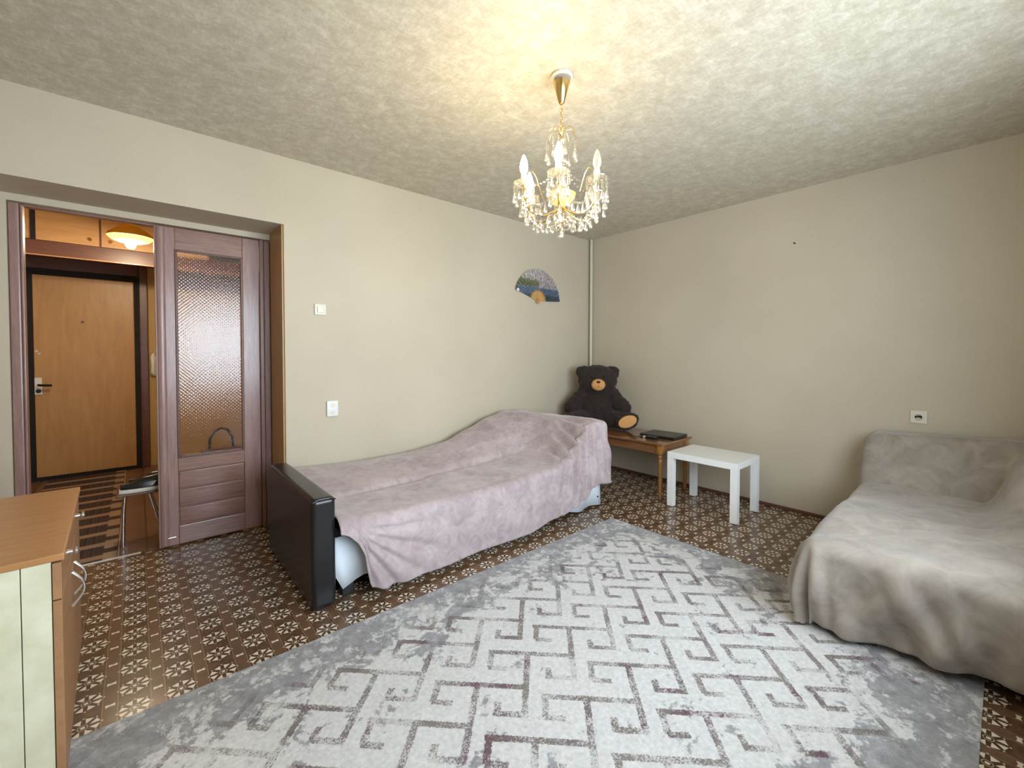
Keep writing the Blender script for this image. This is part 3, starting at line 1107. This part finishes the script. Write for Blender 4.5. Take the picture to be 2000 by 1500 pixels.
# ---- right sofa bed (under the taupe blanket)
rs = thing('sofa_bed', (-.85, -3.0, 0), 'low folded out sofa bed against the right wall', 'sofa bed')
MB().box(-1.56, -.30, -3.50, -2.62, .06, .36, .03, 3).build('mattress', 'dark_fabric', rs, True)
MB().box(-.14, -.04, -3.50, -2.66, .06, .66, .04, 3).build('backrest', 'dark_fabric', rs, True)
for (x, y) in ((-1.45, -2.72), (-1.45, -3.4), (-.12, -2.72), (-.12, -3.4)):
    MB().box(x - .03, x + .03, y - .03, y + .03, .0095 if (x < -1.2 and y > -3.15) else 0, .06, .004).build('foot', 'black_plastic', rs)


def h_right(x, y):
    seat = .405 + .022 * sstep(-1.65, -1.2, x) + .018 * noise.noise((x * 2.4, y * 2.4, 9)) + .006 * noise.noise((x * 9, y * 9, 3))
    edge = -.36 - .05 * math.sin((y + 2.6) * 4.2)
    back = .725 + .05 * (-2.6 - y)
    s = sstep(edge, edge + .16, x)
    h = seat + (back - seat) * s
    # blanket stretched from the back down to the seat towards the window
    r_ = sstep(-3.08, -3.24, y)
    ramp = interp([(-1.25, .40), (-.9, .50), (-.45, .66), (-.15, .75)], x)
    h = max(h, h + (ramp - h) * r_)
    # seam where the cover is tucked between seat and back
    h -= .03 * math.exp(-((x - edge + .01) / .03) ** 2) * (1 - r_)
    # creases and hollows
    h += .012 * math.exp(-((x + 1.05 + .6 * (y + 2.95)) / .022) ** 2) * sstep(-2.72, -2.85, y) * (1 - sstep(-3.05, -3.15, y))
    h -= .012 * math.exp(-((x + 1.10 + .6 * (y + 2.95)) / .03) ** 2) * sstep(-2.72, -2.85, y) * (1 - sstep(-3.05, -3.15, y))
    h += .010 * math.sin(14 * (x + .8 * y)) * sstep(-1.3, -1.5, x) * sstep(-2.75, -2.95, y)
    return h


def fold_right(a, b, x, y, ux, uy, down):
    g = min(1, down / .25)
    f = .018 * math.sin(min(1, down / .36) * PI)          # bulging front
    if ux < 0 and uy <= 0.01:
        f += .034 * g * math.sin((b + 2.6) * 17 + down * 9) * (1 - sstep(-2.75, -3.0, b) * .6)
        f += .018 * g * noise.noise((b * 3, down * 4, 6))
        f += .022 * g * math.sin((b + 2.8) * 22 - down * 20) * sstep(-2.66, -2.8, b) * (1 - sstep(-3.0, -3.2, b))
        for (c_, w_, am, sl) in ((-2.64, .020, .030, .10), (-2.78, .028, .034, .45), (-2.90, .03, .03, .55), (-3.05, .03, .022, .3), (-3.2, .04, .02, -.2)):
            f -= am * math.exp(-((b - c_ + sl * down) / w_) ** 2) * g
    elif ux < 0 and uy > 0:
        th = math.atan2(uy, -ux)
        f += .034 * g * math.cos(th * 8 + .6) + .012 * g
    else:
        f += .014 * g * math.sin(a * 18)
    return f


def wr_right(a, b, x, y, z):
    v = .010 * noise.noise((a * 3 + b * 2, b * 5 - a * 2, 5)) + .004 * noise.noise((a * 9, b * 9, 8))
    return (-v * .6 if a < -1.6 else 0, 0, v if a > -1.62 else v * .2)


def hem_right(a, b, h):
    sx = sy = 1.0
    if a < -1.585:
        tgt = interp([(-3.55, .355), (-3.2, .375), (-3.0, .40), (-2.7, .40), (-2.1, .41)], b)
        sx = tgt / .42
    if b > -2.60:
        tgt = min(h - .02, .58)
        sy = tgt / .5
    if a < -1.585 and b > -2.60:
        # let the corner hang to the floor without a long tail
        e = math.hypot((a + 1.585) * sx, (b + 2.60) * sy)
        lim = .415
        if e > lim:
            sx *= lim / e
            sy *= lim / e
    return sx, sy


br = drape('draped_throw', 'taupe_velvet', None, h_right, -1.585, -.03, -3.525, -2.60, (.42, 0, 0, .5), .055, .016, fold_right, hem_right, wr_right)
tag(br, 'taupe velvet throw draped over the sofa bed at the right wall', 'blanket')

# ------------------------------------------------------------------ white side table
wt = thing('side_table', (-.42, -1.60, 0), 'small square legged white side table against the right wall', 'table')
tx0, tx1, ty0, ty1 = -.640, -.205, -1.880, -1.330
MB().box(tx0, tx1, ty0, ty1, .401, .45, .002).build('tabletop', 'white_lacquer', wt)
for x in (tx0, tx1 - .05):
    for y in (ty0, ty1 - .05):
        MB().box(x, x + .05, y, y + .05, .004, .4005, .0015).build('leg', 'white_lacquer', wt)

# ------------------------------------------------------------------ wooden desk / coffee table in the corner
dk = thing('coffee_table', (-.32, -.7, 0), 'varnished brown wooden table with turned legs in the corner', 'table')
dx0, dx1, dy0, dy1, dz = -.595, -.075, -1.262, -.09, .492
MB().box(dx0, dx1, dy0, dy1, dz - .020, dz, .005, 3).build('tabletop', 'desk_wood', dk)
m = MB().box(dx0 + .05, dx1 - .05, dy0 + .035, dy0 + .053, .395, dz - .020).box(dx0 + .05, dx1 - .05, dy1 - .053, dy1 - .035, .395, dz - .020)
m.box(dx0 + .035, dx0 + .053, dy0 + .05, dy1 - .05, .395, dz - .020).box(dx1 - .053, dx1 - .035, dy0 + .05, dy1 - .05, .395, dz - .020)
m.build('apron', 'desk_wood', dk)
legprof = [(0, .002), (.012, .002), (.014, .03), (.0165, .10), (.0175, .20), (.019, .30), (.0195, .345), (.015, .352), (.015, .358), (.022, .362), (.024, .37), (.022, .378), (.017, .383), (.017, .388), (.023, .394), (0, .394)]
for x in (dx0 + .044, dx1 - .044):
    for y in (dy0 + .044, dy1 - .044):
        lm = MB().lathe(legprof, (x, y, 0), 18)
        lm.box(x - .023, x + .023, y - .023, y + .023, .394, dz - .020, .002)
        lm.build('leg', 'desk_leg', dk, True)

# laptop with charger on the desk
lp = thing('laptop', (-.24, -1.08, dz), 'closed black laptop lying on the corner table', 'laptop')
mt = Matrix.Translation((-.255, -1.075, 0)) @ Matrix.Rotation(math.radians(4), 4, 'Z')
b = MB().box(-.14, .14, -.165, .165, dz + .004, dz + .016, .003)
b.bm.transform(mt); b.build('laptop_base', 'black_plastic', lp)
b = MB().box(-.14, .14, -.165, .165, dz + .0165, dz + .025, .003)
b.bm.transform(mt); b.build('laptop_lid', 'black_plastic', lp)
for (x, y) in ((-.12, -.14), (.12, -.14), (-.12, .14), (.12, .14)):
    b = MB().box(x - .008, x + .008, y - .008, y + .008, dz + .0003, dz + .004)
    b.bm.transform(mt); b.build('rubber_foot', 'dark_gap', lp)
ch = thing('charger', (-.43, -1.02, dz), 'black charger and cable lying in front of the laptop', 'charger')
MB().box(-.485, -.435, -1.13, -1.03, dz + .0005, dz + .026, .006, 3).build('charger_brick', 'black_plastic', ch, True)
pts = []
for k in range(26):
    t = k / 25
    pts.append((-.46 + .035 * math.sin(t * 9), -1.035 + .24 * t + .02 * math.cos(t * 11), dz + .0045 + .004 * abs(math.sin(t * 13))))
MB().tube(pts, .0035, 6).build('cable', 'black_plastic', ch, True)
o = MB().box(-.462, -.442, -1.015, -.99, dz + .0005, dz + .018, .004).build('plug', 'white_plastic', ch)

# ------------------------------------------------------------------ teddy bear
bl_ = Matrix.Translation((-.295, -.345, dz)) @ Matrix.Rotation(math.radians(-50), 4, 'Z')
bear = thing('teddy_bear', (-.295, -.345, dz), 'large dark brown teddy bear with a tan snout sitting on the corner table', 'toy')
m = MB()


def E(c, r, rot=None):
    m.ell(c, r, 3, rot)


E((0, .02, .20), (.19, .15, .205))
E((0, .01, .33), (.155, .125, .13))
E((0, -.02, .49), (.200, .165, .160))
E((0, -.10, .455), (.105, .08, .085))
for s in (-1, 1):
    E((s * .148, .0, .572), (.076, .05, .070))
    for k in range(6):
        t = k / 5
        E((s * (.135 + .135 * t), -.02 - .06 * t, .355 - .165 * t + .02 * t * t), (.078 - .008 * t, .07, .075))
    for k in range(6):
        t = k / 5
        E((s * (.12 + .145 * t), -.06 - .16 * t, .098 - .006 * t), (.088, .088, .088 - .004 * t))
    E((s * .275, -.255, .105 if s > 0 else .08), (.118, .055, .088 if s > 0 else .075), Matrix.Rotation(math.radians(-s * 22), 4, 'Y'))
me0 = bpy.data.meshes.new('bear_raw')
m.bm.to_mesh(me0)
m.bm.free()
tmp = bpy.data.objects.new('bear_raw', me0)
COL.objects.link(tmp)
rm = tmp.modifiers.new('r', 'REMESH')
rm.mode = 'VOXEL'
rm.voxel_size = .011
sm = tmp.modifiers.new('s', 'SMOOTH')
sm.factor = .5
sm.iterations = 6
bpy.context.view_layer.update()
dg = bpy.context.evaluated_depsgraph_get()
me = bpy.data.meshes.new_from_object(tmp.evaluated_get(dg))
bpy.data.objects.remove(tmp, do_unlink=True)
NRM = [v.normal.copy() for v in me.vertices]
for v, n_ in zip(me.vertices, NRM):
    k = .010 * noise.noise(v.co * 22) + .008 * noise.noise(v.co * 60)
    v.co = v.co + n_ * k
    if v.co.z < .002:
        v.co.z = .002
me.materials.clear()
me.materials.append(MAT['fur'])
for p in me.polygons:
    p.use_smooth = True
zmin = min(v.co.z for v in me.vertices)
R3 = bl_.to_3x3().to_4x4()
me.transform(Matrix.Translation((0, 0, -zmin + .001)))
me.transform(R3)
link('body', me, bear)


def bearpart(name, mat, fn, parent=bear):
    b = MB()
    fn(b)
    b.bm.transform(bl_)
    return b.build(name, mat, parent, 'all')


sn = bearpart('snout', 'tan_plush', lambda b: b.ell((0, -.185, .452), (.070, .042, .060), 3))
bearpart('nose', 'fur', lambda b: b.ell((0, -.222, .482), (.020, .010, .013), 2), sn)
bearpart('mouth', 'fur', lambda b: b.tube([(-.022, -.212, .425), (-.008, -.223, .432), (0, -.226, .446), (.008, -.223, .432), (.022, -.212, .425)], .003, 6), sn)
for s in (-1, 1):
    bearpart('eye', 'black_plastic', lambda b: b.ell((s * .058, -.178, .53), (.011, .009, .011), 2))
    bearpart('foot_pad', 'tan_plush', lambda b: b.ell((s * .275, -.308, .105 if s > 0 else .07), (.092, .010, .058), 3, Matrix.Rotation(math.radians(-s * 22), 4, 'Y')))

# ------------------------------------------------------------------ chest of drawers (left foreground)
ct = thing('chest_of_drawers', (-4.45, -1.06, .0), 'brown veneer chest with a pale unfinished side panel, left foreground', 'chest')
cx0, cx1, cy0, cy1, cz = -4.80, -4.11, -1.47, -.66, .70
MB().box(cx0, cx1 + .005, cy0, cy1, cz - .018, cz, .002).build('top', 'chest_top', ct)
sd = MB()
for (a, b) in ((-4.80, -4.502), (-4.5, -4.188), (-4.186, -4.131)):
    MB().box(a, b, cy0 + .006, cy0 + .022, .03, cz - .020, .001).build('side_board', 'hardboard', ct)
MB().box(cx0, -4.135, cy1 - .018, cy1, 0, cz - .019).build('side_panel', 'chest_front', ct)
MB().box(cx0, cx0 + .006, cy0 + .022, cy1 - .018, .03, cz - .02).build('back_panel', 'hardboard', ct)
MB().box(cx0 + .01, -4.135, cy0 + .022, cy1 - .018, .05, .066).build('bottom_panel', 'chest_front', ct)
MB().box(-4.15, -4.135, cy0 + .02, cy1 - .018, .0, .05).build('plinth', 'chest_front', ct)
ct.rotation_euler = (0, 0, math.radians(1.74))
mid = (cy0 + cy1) / 2
for i, (a, b) in enumerate(((cy0 + .002, mid - .0015), (mid + .0015, cy1 - .002))):
    dr = MB().box(-4.129, -4.111, a, b, .575, cz - .024, .0015).build('drawer_front', 'chest_front', ct)
    yc = (a + b) / 2
    MB().lathe([(0, 0), (.007, 0), (.006, .012), (.012, .018), (.012, .024), (0, .026)], (-4.111, yc, .635), 14, Matrix.Rotation(PI / 2, 4, 'Y')).build('knob', 'chrome', dr, True)
    do = MB().box(-4.129, -4.111, a, b, .055, .571, .0015).build('cupboard_door', 'chest_front', ct)
    yh = mid - .05 if i == 0 else mid + .05
    pts = [(-4.111 + .030 * math.sin(PI * k / 12), yh, .40 + .115 * k / 12) for k in range(13)]
    MB().tube(pts, [.006 - .002 * math.sin(PI * k / 12) for k in range(13)], 8).build('bow_handle', 'chrome', do, True)

# ------------------------------------------------------------------ wall fittings
tag(MB().tube([(-.028, -.040, .003), (-.028, -.040, H - .002)], .0165, 16).build('heating_pipe', 'cream_paint', None, True),
    'cream painted vertical pipe in the corner behind the bear', 'pipe')

sw = thing('light_switch', (-2.962, 0, 1.56), 'small cream light switch on the wall right of the doorway', 'switch')
MB().box(-3.002, -2.924, -.012, -.0005, 1.521, 1.599, .008, 3).build('switch_plate', 'cream_plastic', sw, True)
MB().box(-2.985, -2.941, -.018, -.012, 1.536, 1.584, .004, 3).build('rocker', 'cream_plastic', sw, True)
sp = thing('socket_plate', (-2.887, 0, .86), 'white rounded wall plate above the sofa, below the light switch', 'socket')
MB().box(-2.927, -2.847, -.016, -.0005, .805, .918, .010, 3).build('plate', 'white_plastic', sp, True)
for z in (.838, .885):
    MB().lathe([(0, -.002), (.016, -.002), (.017, .0), (0, .001)], (-2.887, -.0162, z), 20, Matrix.Rotation(PI / 2, 4, 'X')).build('socket_face', 'cream_plastic', sp, True)

so = thing('power_socket', (0, -2.778, .835), 'white square power socket on the wall above the sofa bed', 'socket')
MB().box(-.010, -.0005, -2.820, -2.736, .793, .877, .004, 3).build('plate', 'cream_plastic', so, True)
MB().lathe([(.0195, .0), (.022, .004), (.0195, .006), (.018, .004), (.018, 0), (0, 0)], (-.010, -2.778, .835), 28, Matrix.Rotation(-PI / 2, 4, 'Y')).build('socket_ring', 'cream_plastic', so, True)
for dy in (-.0095, .0095):
    MB().lathe([(0, 0), (.0022, 0), (.0022, .001), (0, .001)], (-.0105, -2.778 + dy, .835), 10, Matrix.Rotation(-PI / 2, 4, 'Y')).build('pin_hole', 'dark_gap', so)
tag(MB().tube([(-.0005, -2.042, 2.126), (-.025, -2.042, 2.130)], .004, 8).build('nail', 'dark_gap', None, True),
    'small dark nail high on the wall above the sofa bed', 'nail')

# ------------------------------------------------------------------ paper fan on the left wall
fx, fz = -.845, 1.792
fan = thing('paper_fan', (fx, -.01, fz), 'open paper fan with a painted lake scene hung on the left wall', 'fan')
a0, a1, RF, RI = math.radians(3), math.radians(163), .322, .105
NP = 22
for k in range(NP):
    b = bmesh.new()
    t0 = a0 + (a1 - a0) * k / NP
    t1 = a0 + (a1 - a0) * (k + 1) / NP
    tm = (t0 + t1) / 2
    vsn = []
    for (tt, yy) in ((t0, -.008), (tm, -.019), (t1, -.008)):
        for rr in (RI, RF):
            vsn.append(b.verts.new((fx + rr * math.cos(tt), yy, fz + rr * math.sin(tt))))
    b.faces.new((vsn[0], vsn[1], vsn[3], vsn[2]))
    b.faces.new((vsn[2], vsn[3], vsn[5], vsn[4]))
    g = bmesh.ops.extrude_face_region(b, geom=list(b.faces))
    for v in [e for e in g['geom'] if isinstance(e, bmesh.types.BMVert)]:
        v.co.y += .0012
    bmesh.ops.recalc_face_normals(b, faces=b.faces)
    mb = MB()
    mb.merge(b)
    mb.build('pleat', 'fan_paper', fan)
for k in range(11):
    t = a0 + (a1 - a0) * (k + .5) / 11
    d = Vector((math.cos(t), 0, math.sin(t)))
    q = Vector((-math.sin(t), 0, math.cos(t)))
    b = MB()
    p0, p1 = Vector((fx, -.012, fz)) - d * .03, Vector((fx, -.012, fz)) + d * (RI + .02)
    poly = [p0 - q * .004, p1 - q * .013, p1 + q * .013, p0 + q * .004]
    A = [b.bm.verts.new(v + Vector((0, -.0008 * (k % 2), 0))) for v in poly]
    B = [b.bm.verts.new(v + Vector((0, .002, 0))) for v in poly]
    b.bm.faces.new(A)
    b.bm.faces.new(list(reversed(B)))
    for i in range(4):
        b.bm.faces.new((A[i], B[i], B[(i + 1) % 4], A[(i + 1) % 4]))
    bmesh.ops.recalc_face_normals(b.bm, faces=b.bm.faces)
    b.build('stick', 'fan_stick', fan)
MB().lathe([(0, -.004), (.012, -.004), (.014, .002), (0, .004)], (fx, -.014, fz), 14, Matrix.Rotation(PI / 2, 4, 'X')).build('rivet', 'fan_stick', fan, True)
pin = (fx + RF * .93 * math.cos(a1), -.024, fz + RF * .93 * math.sin(a1))
MB().lathe([(0, -.012), (.014, -.008), (.016, 0), (.006, .006), (.004, .020), (0, .020)], pin, 14, Matrix.Rotation(-PI / 2, 4, 'X')).build('pin', 'white_plastic', fan, True)

# ------------------------------------------------------------------ crystal chandelier
CHX, CHY = -2.421, -1.769
cl = thing('chandelier', (CHX, CHY, H), 'lit brass and crystal chandelier with drops hanging from the ceiling', 'chandelier')
MB().lathe([(0, H - .001), (.05, H - .001), (.052, H - .012), (.046, H - .018), (0, H - .018)], (CHX, CHY, 0), 32).build('ceiling_plate', 'cream_paint', cl, True)
MB().lathe([(.040, 2.512), (.036, 2.50), (.013, 2.418), (.009, 2.414), (0, 2.414), ], (CHX - .006, CHY - .005, 0), 28).build('canopy', 'gold', cl, True)
MB().tube([(CHX, CHY, H - .018), (CHX - .004, CHY, 2.416)], .004, 8).build('hook', 'gold', cl, True)
zc = 2.408
i = 0
while zc > 2.315:
    pts = []
    for k in range(12):
        t = 2 * PI * k / 12
        hx_, vz_ = .006 * math.cos(t), .0125 * math.sin(t)
        pts.append((CHX + (hx_ if i % 2 == 0 else 0), CHY + (0 if i % 2 == 0 else hx_), zc - .008 + vz_))
    MB().tube(pts, .0019, 6, True).build('chain_link', 'gold', cl, True)
    zc -= .0185
    i += 1
MB().lathe([(0, 2.31), (.005, 2.31), (.006, 2.285), (.012, 2.28), (.006, 2.272), (.006, 2.262), (0, 2.262)], (CHX, CHY, 0), 16).build('top_stem', 'gold', cl, True)
# stacked cut glass column
colp = [(0, 2.262)]
for (za, zb, rr) in ((2.262, 2.225, .024), (2.225, 2.17, .020), (2.17, 2.125, .030), (2.125, 2.06, .022), (2.06, 2.01, .034)):
    colp += [(.008, za), (rr * .8, za - (za - zb) * .2), (rr, (za + zb) / 2), (rr * .8, za - (za - zb) * .8), (.008, zb)]
colp += [(0, 2.01)]
MB().lathe(colp, (CHX, CHY, 0), 14).build('glass_column', 'crystal', cl, True)
MB().lathe([(.0, 1.945), (.02, 1.947), (.045, 1.958), (.062, 1.978), (.068, 2.0), (.064, 2.0), (.058, 1.98), (.042, 1.963), (0, 1.953)], (CHX, CHY, 0), 28).build('centre_bowl', 'bowl_glass', cl, True)
MB().lathe([(0, 1.95), (.016, 1.948), (.020, 1.935), (.010, 1.922), (.012, 1.915), (0, 1.905)], (CHX, CHY, 0), 20).build('hub', 'gold', cl, True)

# shared crystal shapes
dm = MB().lathe([(0, 0), (.0032, -.004), (.0045, -.012), (.0085, -.026), (.0100, -.034), (.0078, -.041), (0, -.045)], (0, 0, 0), 8)
dme = bpy.data.meshes.new('pendant')
dm.bm.to_mesh(dme)
dm.bm.free()
dme.materials.append(MAT['crystal'])


def pendant(p, parent, name='pendant'):
    return link(name, dme, parent, p)


def beads(pts, r, parent, name):
    b = MB()
    for p in pts:
        b.ell(p, (r, r, r), 1)
    return b.build(name, 'crystal', parent)


RT, AW = Vector((rt.x, rt.y, 0)), Vector((fw.x, fw.y, 0)).normalized()
LIT = {2, 3, 4}
tips = []
for k in range(6):
    ph = math.radians(20 + 60 * k)
    d = RT * math.cos(ph) + AW * math.sin(ph)
    side = Vector((-d.y, d.x, 0))

    def P(r, z, s=0.0):
        return Vector((CHX, CHY, z)) + d * r + side * s
    curve = [P(.012, 1.935), P(.045, 1.912), P(.09, 1.892), P(.13, 1.892), P(.163, 1.912), P(.180, 1.945), P(.186, 1.985), P(.188, 2.012)]
    # finer arm curve
    fine = []
    for i in range(len(curve) - 1):
        p0 = curve[max(i - 1, 0)]; p1 = curve[i]; p2 = curve[i + 1]; p3 = curve[min(i + 2, len(curve) - 1)]
        for s in range(4):
            t = s / 4
            fine.append(.5 * ((2 * p1) + (-p0 + p2) * t + (2 * p0 - 5 * p1 + 4 * p2 - p3) * t * t + (-p0 + 3 * p1 - 3 * p2 + p3) * t ** 3))
    fine.append(curve[-1])
    armo = MB().tube(fine, .0042, 8).build('arm', 'gold', cl, True)
    tip = P(.188, 2.012)
    tips.append(tip)
    c = (tip.x, tip.y, 0)
    MB().lathe([(0, 2.010), (.012, 2.010), (.034, 2.016), (.046, 2.026), (.047, 2.029), (.034, 2.020), (.012, 2.0145), (0, 2.0145)], c, 20).build('drip_dish', 'crystal', armo, True)
    MB().lathe([(0, 2.014), (.0135, 2.014), (.0135, 2.062), (.011, 2.066), (0, 2.066)], c, 16).build('candle_sleeve', 'white_plastic', armo, True)
    bp = [(0, 2.066), (.010, 2.068), (.0175, 2.085), (.0185, 2.100), (.0145, 2.122), (.0065, 2.146), (0, 2.155)]
    MB().lathe(bp, c, 20).build('bulb', 'bulb_lit' if k in LIT else 'bulb_off', armo, True)
    for q in range(10):
        a = 2 * PI * q / 10 + ph
        pp = tip + Vector((.045 * math.cos(a), .045 * math.sin(a), .012))
        ln = 3 + (q * 7 + k * 3) % 4
        pendant(pp - Vector((0, 0, .004 + .010 * ln)), armo)
        beads([pp - Vector((0, 0, .004 + .010 * j)) for j in range(ln)], .0055, armo, 'bead_string')
    for (rr_, zz_) in ((.07, 1.897), (.105, 1.884), (.135, 1.888), (.16, 1.905)):
        pendant(P(rr_, zz_ - .004, .004), armo)
    # upright curled crystal spray beside each arm
    spray = [P(.10, 1.99), P(.115, 2.03), P(.128, 2.065), P(.145, 2.085), P(.160, 2.078), P(.166, 2.062)]
    MB().tube(spray, .0016, 6).build('spray_wire', 'gold', armo, True)
    beads([P(.166, 2.054 - .010 * j) for j in range(3)], .005, armo, 'bead_string')
    pendant(P(.166, 2.026), armo)
# bead swags between neighbouring arms, below and above
for k in range(6):
    A, B = tips[k], tips[(k + 1) % 6]
    pts = []
    for j in range(15):
        t = (j + .5) / 15
        p = A.lerp(B, t)
        p = p + Vector((0, 0, -.015 - .09 * (1 - (2 * t - 1) ** 2)))
        pts.append(p)
    beads(pts, .0065, cl, 'bead_swag')
    for j in (1, 3, 5, 7, 9, 11, 13):
        pendant(pts[j] - Vector((0, 0, .005)), cl)
    pts = []
    C0 = Vector((CHX, CHY, 2.15))
    for j in range(12):
        t = (j + .5) / 12
        p = C0.lerp(A + Vector((0, 0, .02)), t)
        p = p + Vector((0, 0, -.05 * (1 - (2 * t - 1) ** 2)))
        pts.append(p)
    beads(pts, .0045, cl, 'bead_swag')
# upper crown of drooping wires with drops
for k in range(8):
    a = 2 * PI * k / 8 + .2
    d = Vector((math.cos(a), math.sin(a), 0))
    base = Vector((CHX, CHY, 2.268))
    w_ = [base, base + d * .02 + Vector((0, 0, .03)), base + d * .045 + Vector((0, 0, .036)), base + d * .064 + Vector((0, 0, .018)), base + d * .070 + Vector((0, 0, -.012))]
    wi = MB().tube(w_, .0015, 6).build('crown_wire', 'gold', cl, True)
    e = w_[-1]
    beads([e - Vector((0, 0, .004 + .010 * j)) for j in range(6)], .005, wi, 'bead_string')
    pendant(e - Vector((0, 0, .062)), wi)
# lower basket of beads and the finial ball
for k in range(6):
    a = math.radians(50 + 60 * k)
    d = RT * math.cos(a) + AW * math.sin(a)
    pts = []
    for j in range(12):
        t = j / 11
        pts.append(Vector((CHX, CHY, 1.905)) + d * (.012 + .088 * math.sin(PI * t)) + Vector((0, 0, -.068 * t)))
    beads(pts, .0055, cl, 'bead_swag')
    pendant(Vector((CHX, CHY, 1.885)) + d * .098 , cl)
ring = [Vector((CHX + .045 * math.cos(2 * PI * j / 16), CHY + .045 * math.sin(2 * PI * j / 16), 1.845)) for j in range(16)]
beads(ring, .0065, cl, 'bead_ring')
MB().tube([(CHX, CHY, 1.91), (CHX, CHY, 1.818)], .0018, 6).build('finial_rod', 'gold', cl, True)
MB().ell((CHX, CHY, 1.806), (.0155, .0155, .0155), 2).build('finial_ball', 'crystal', cl)
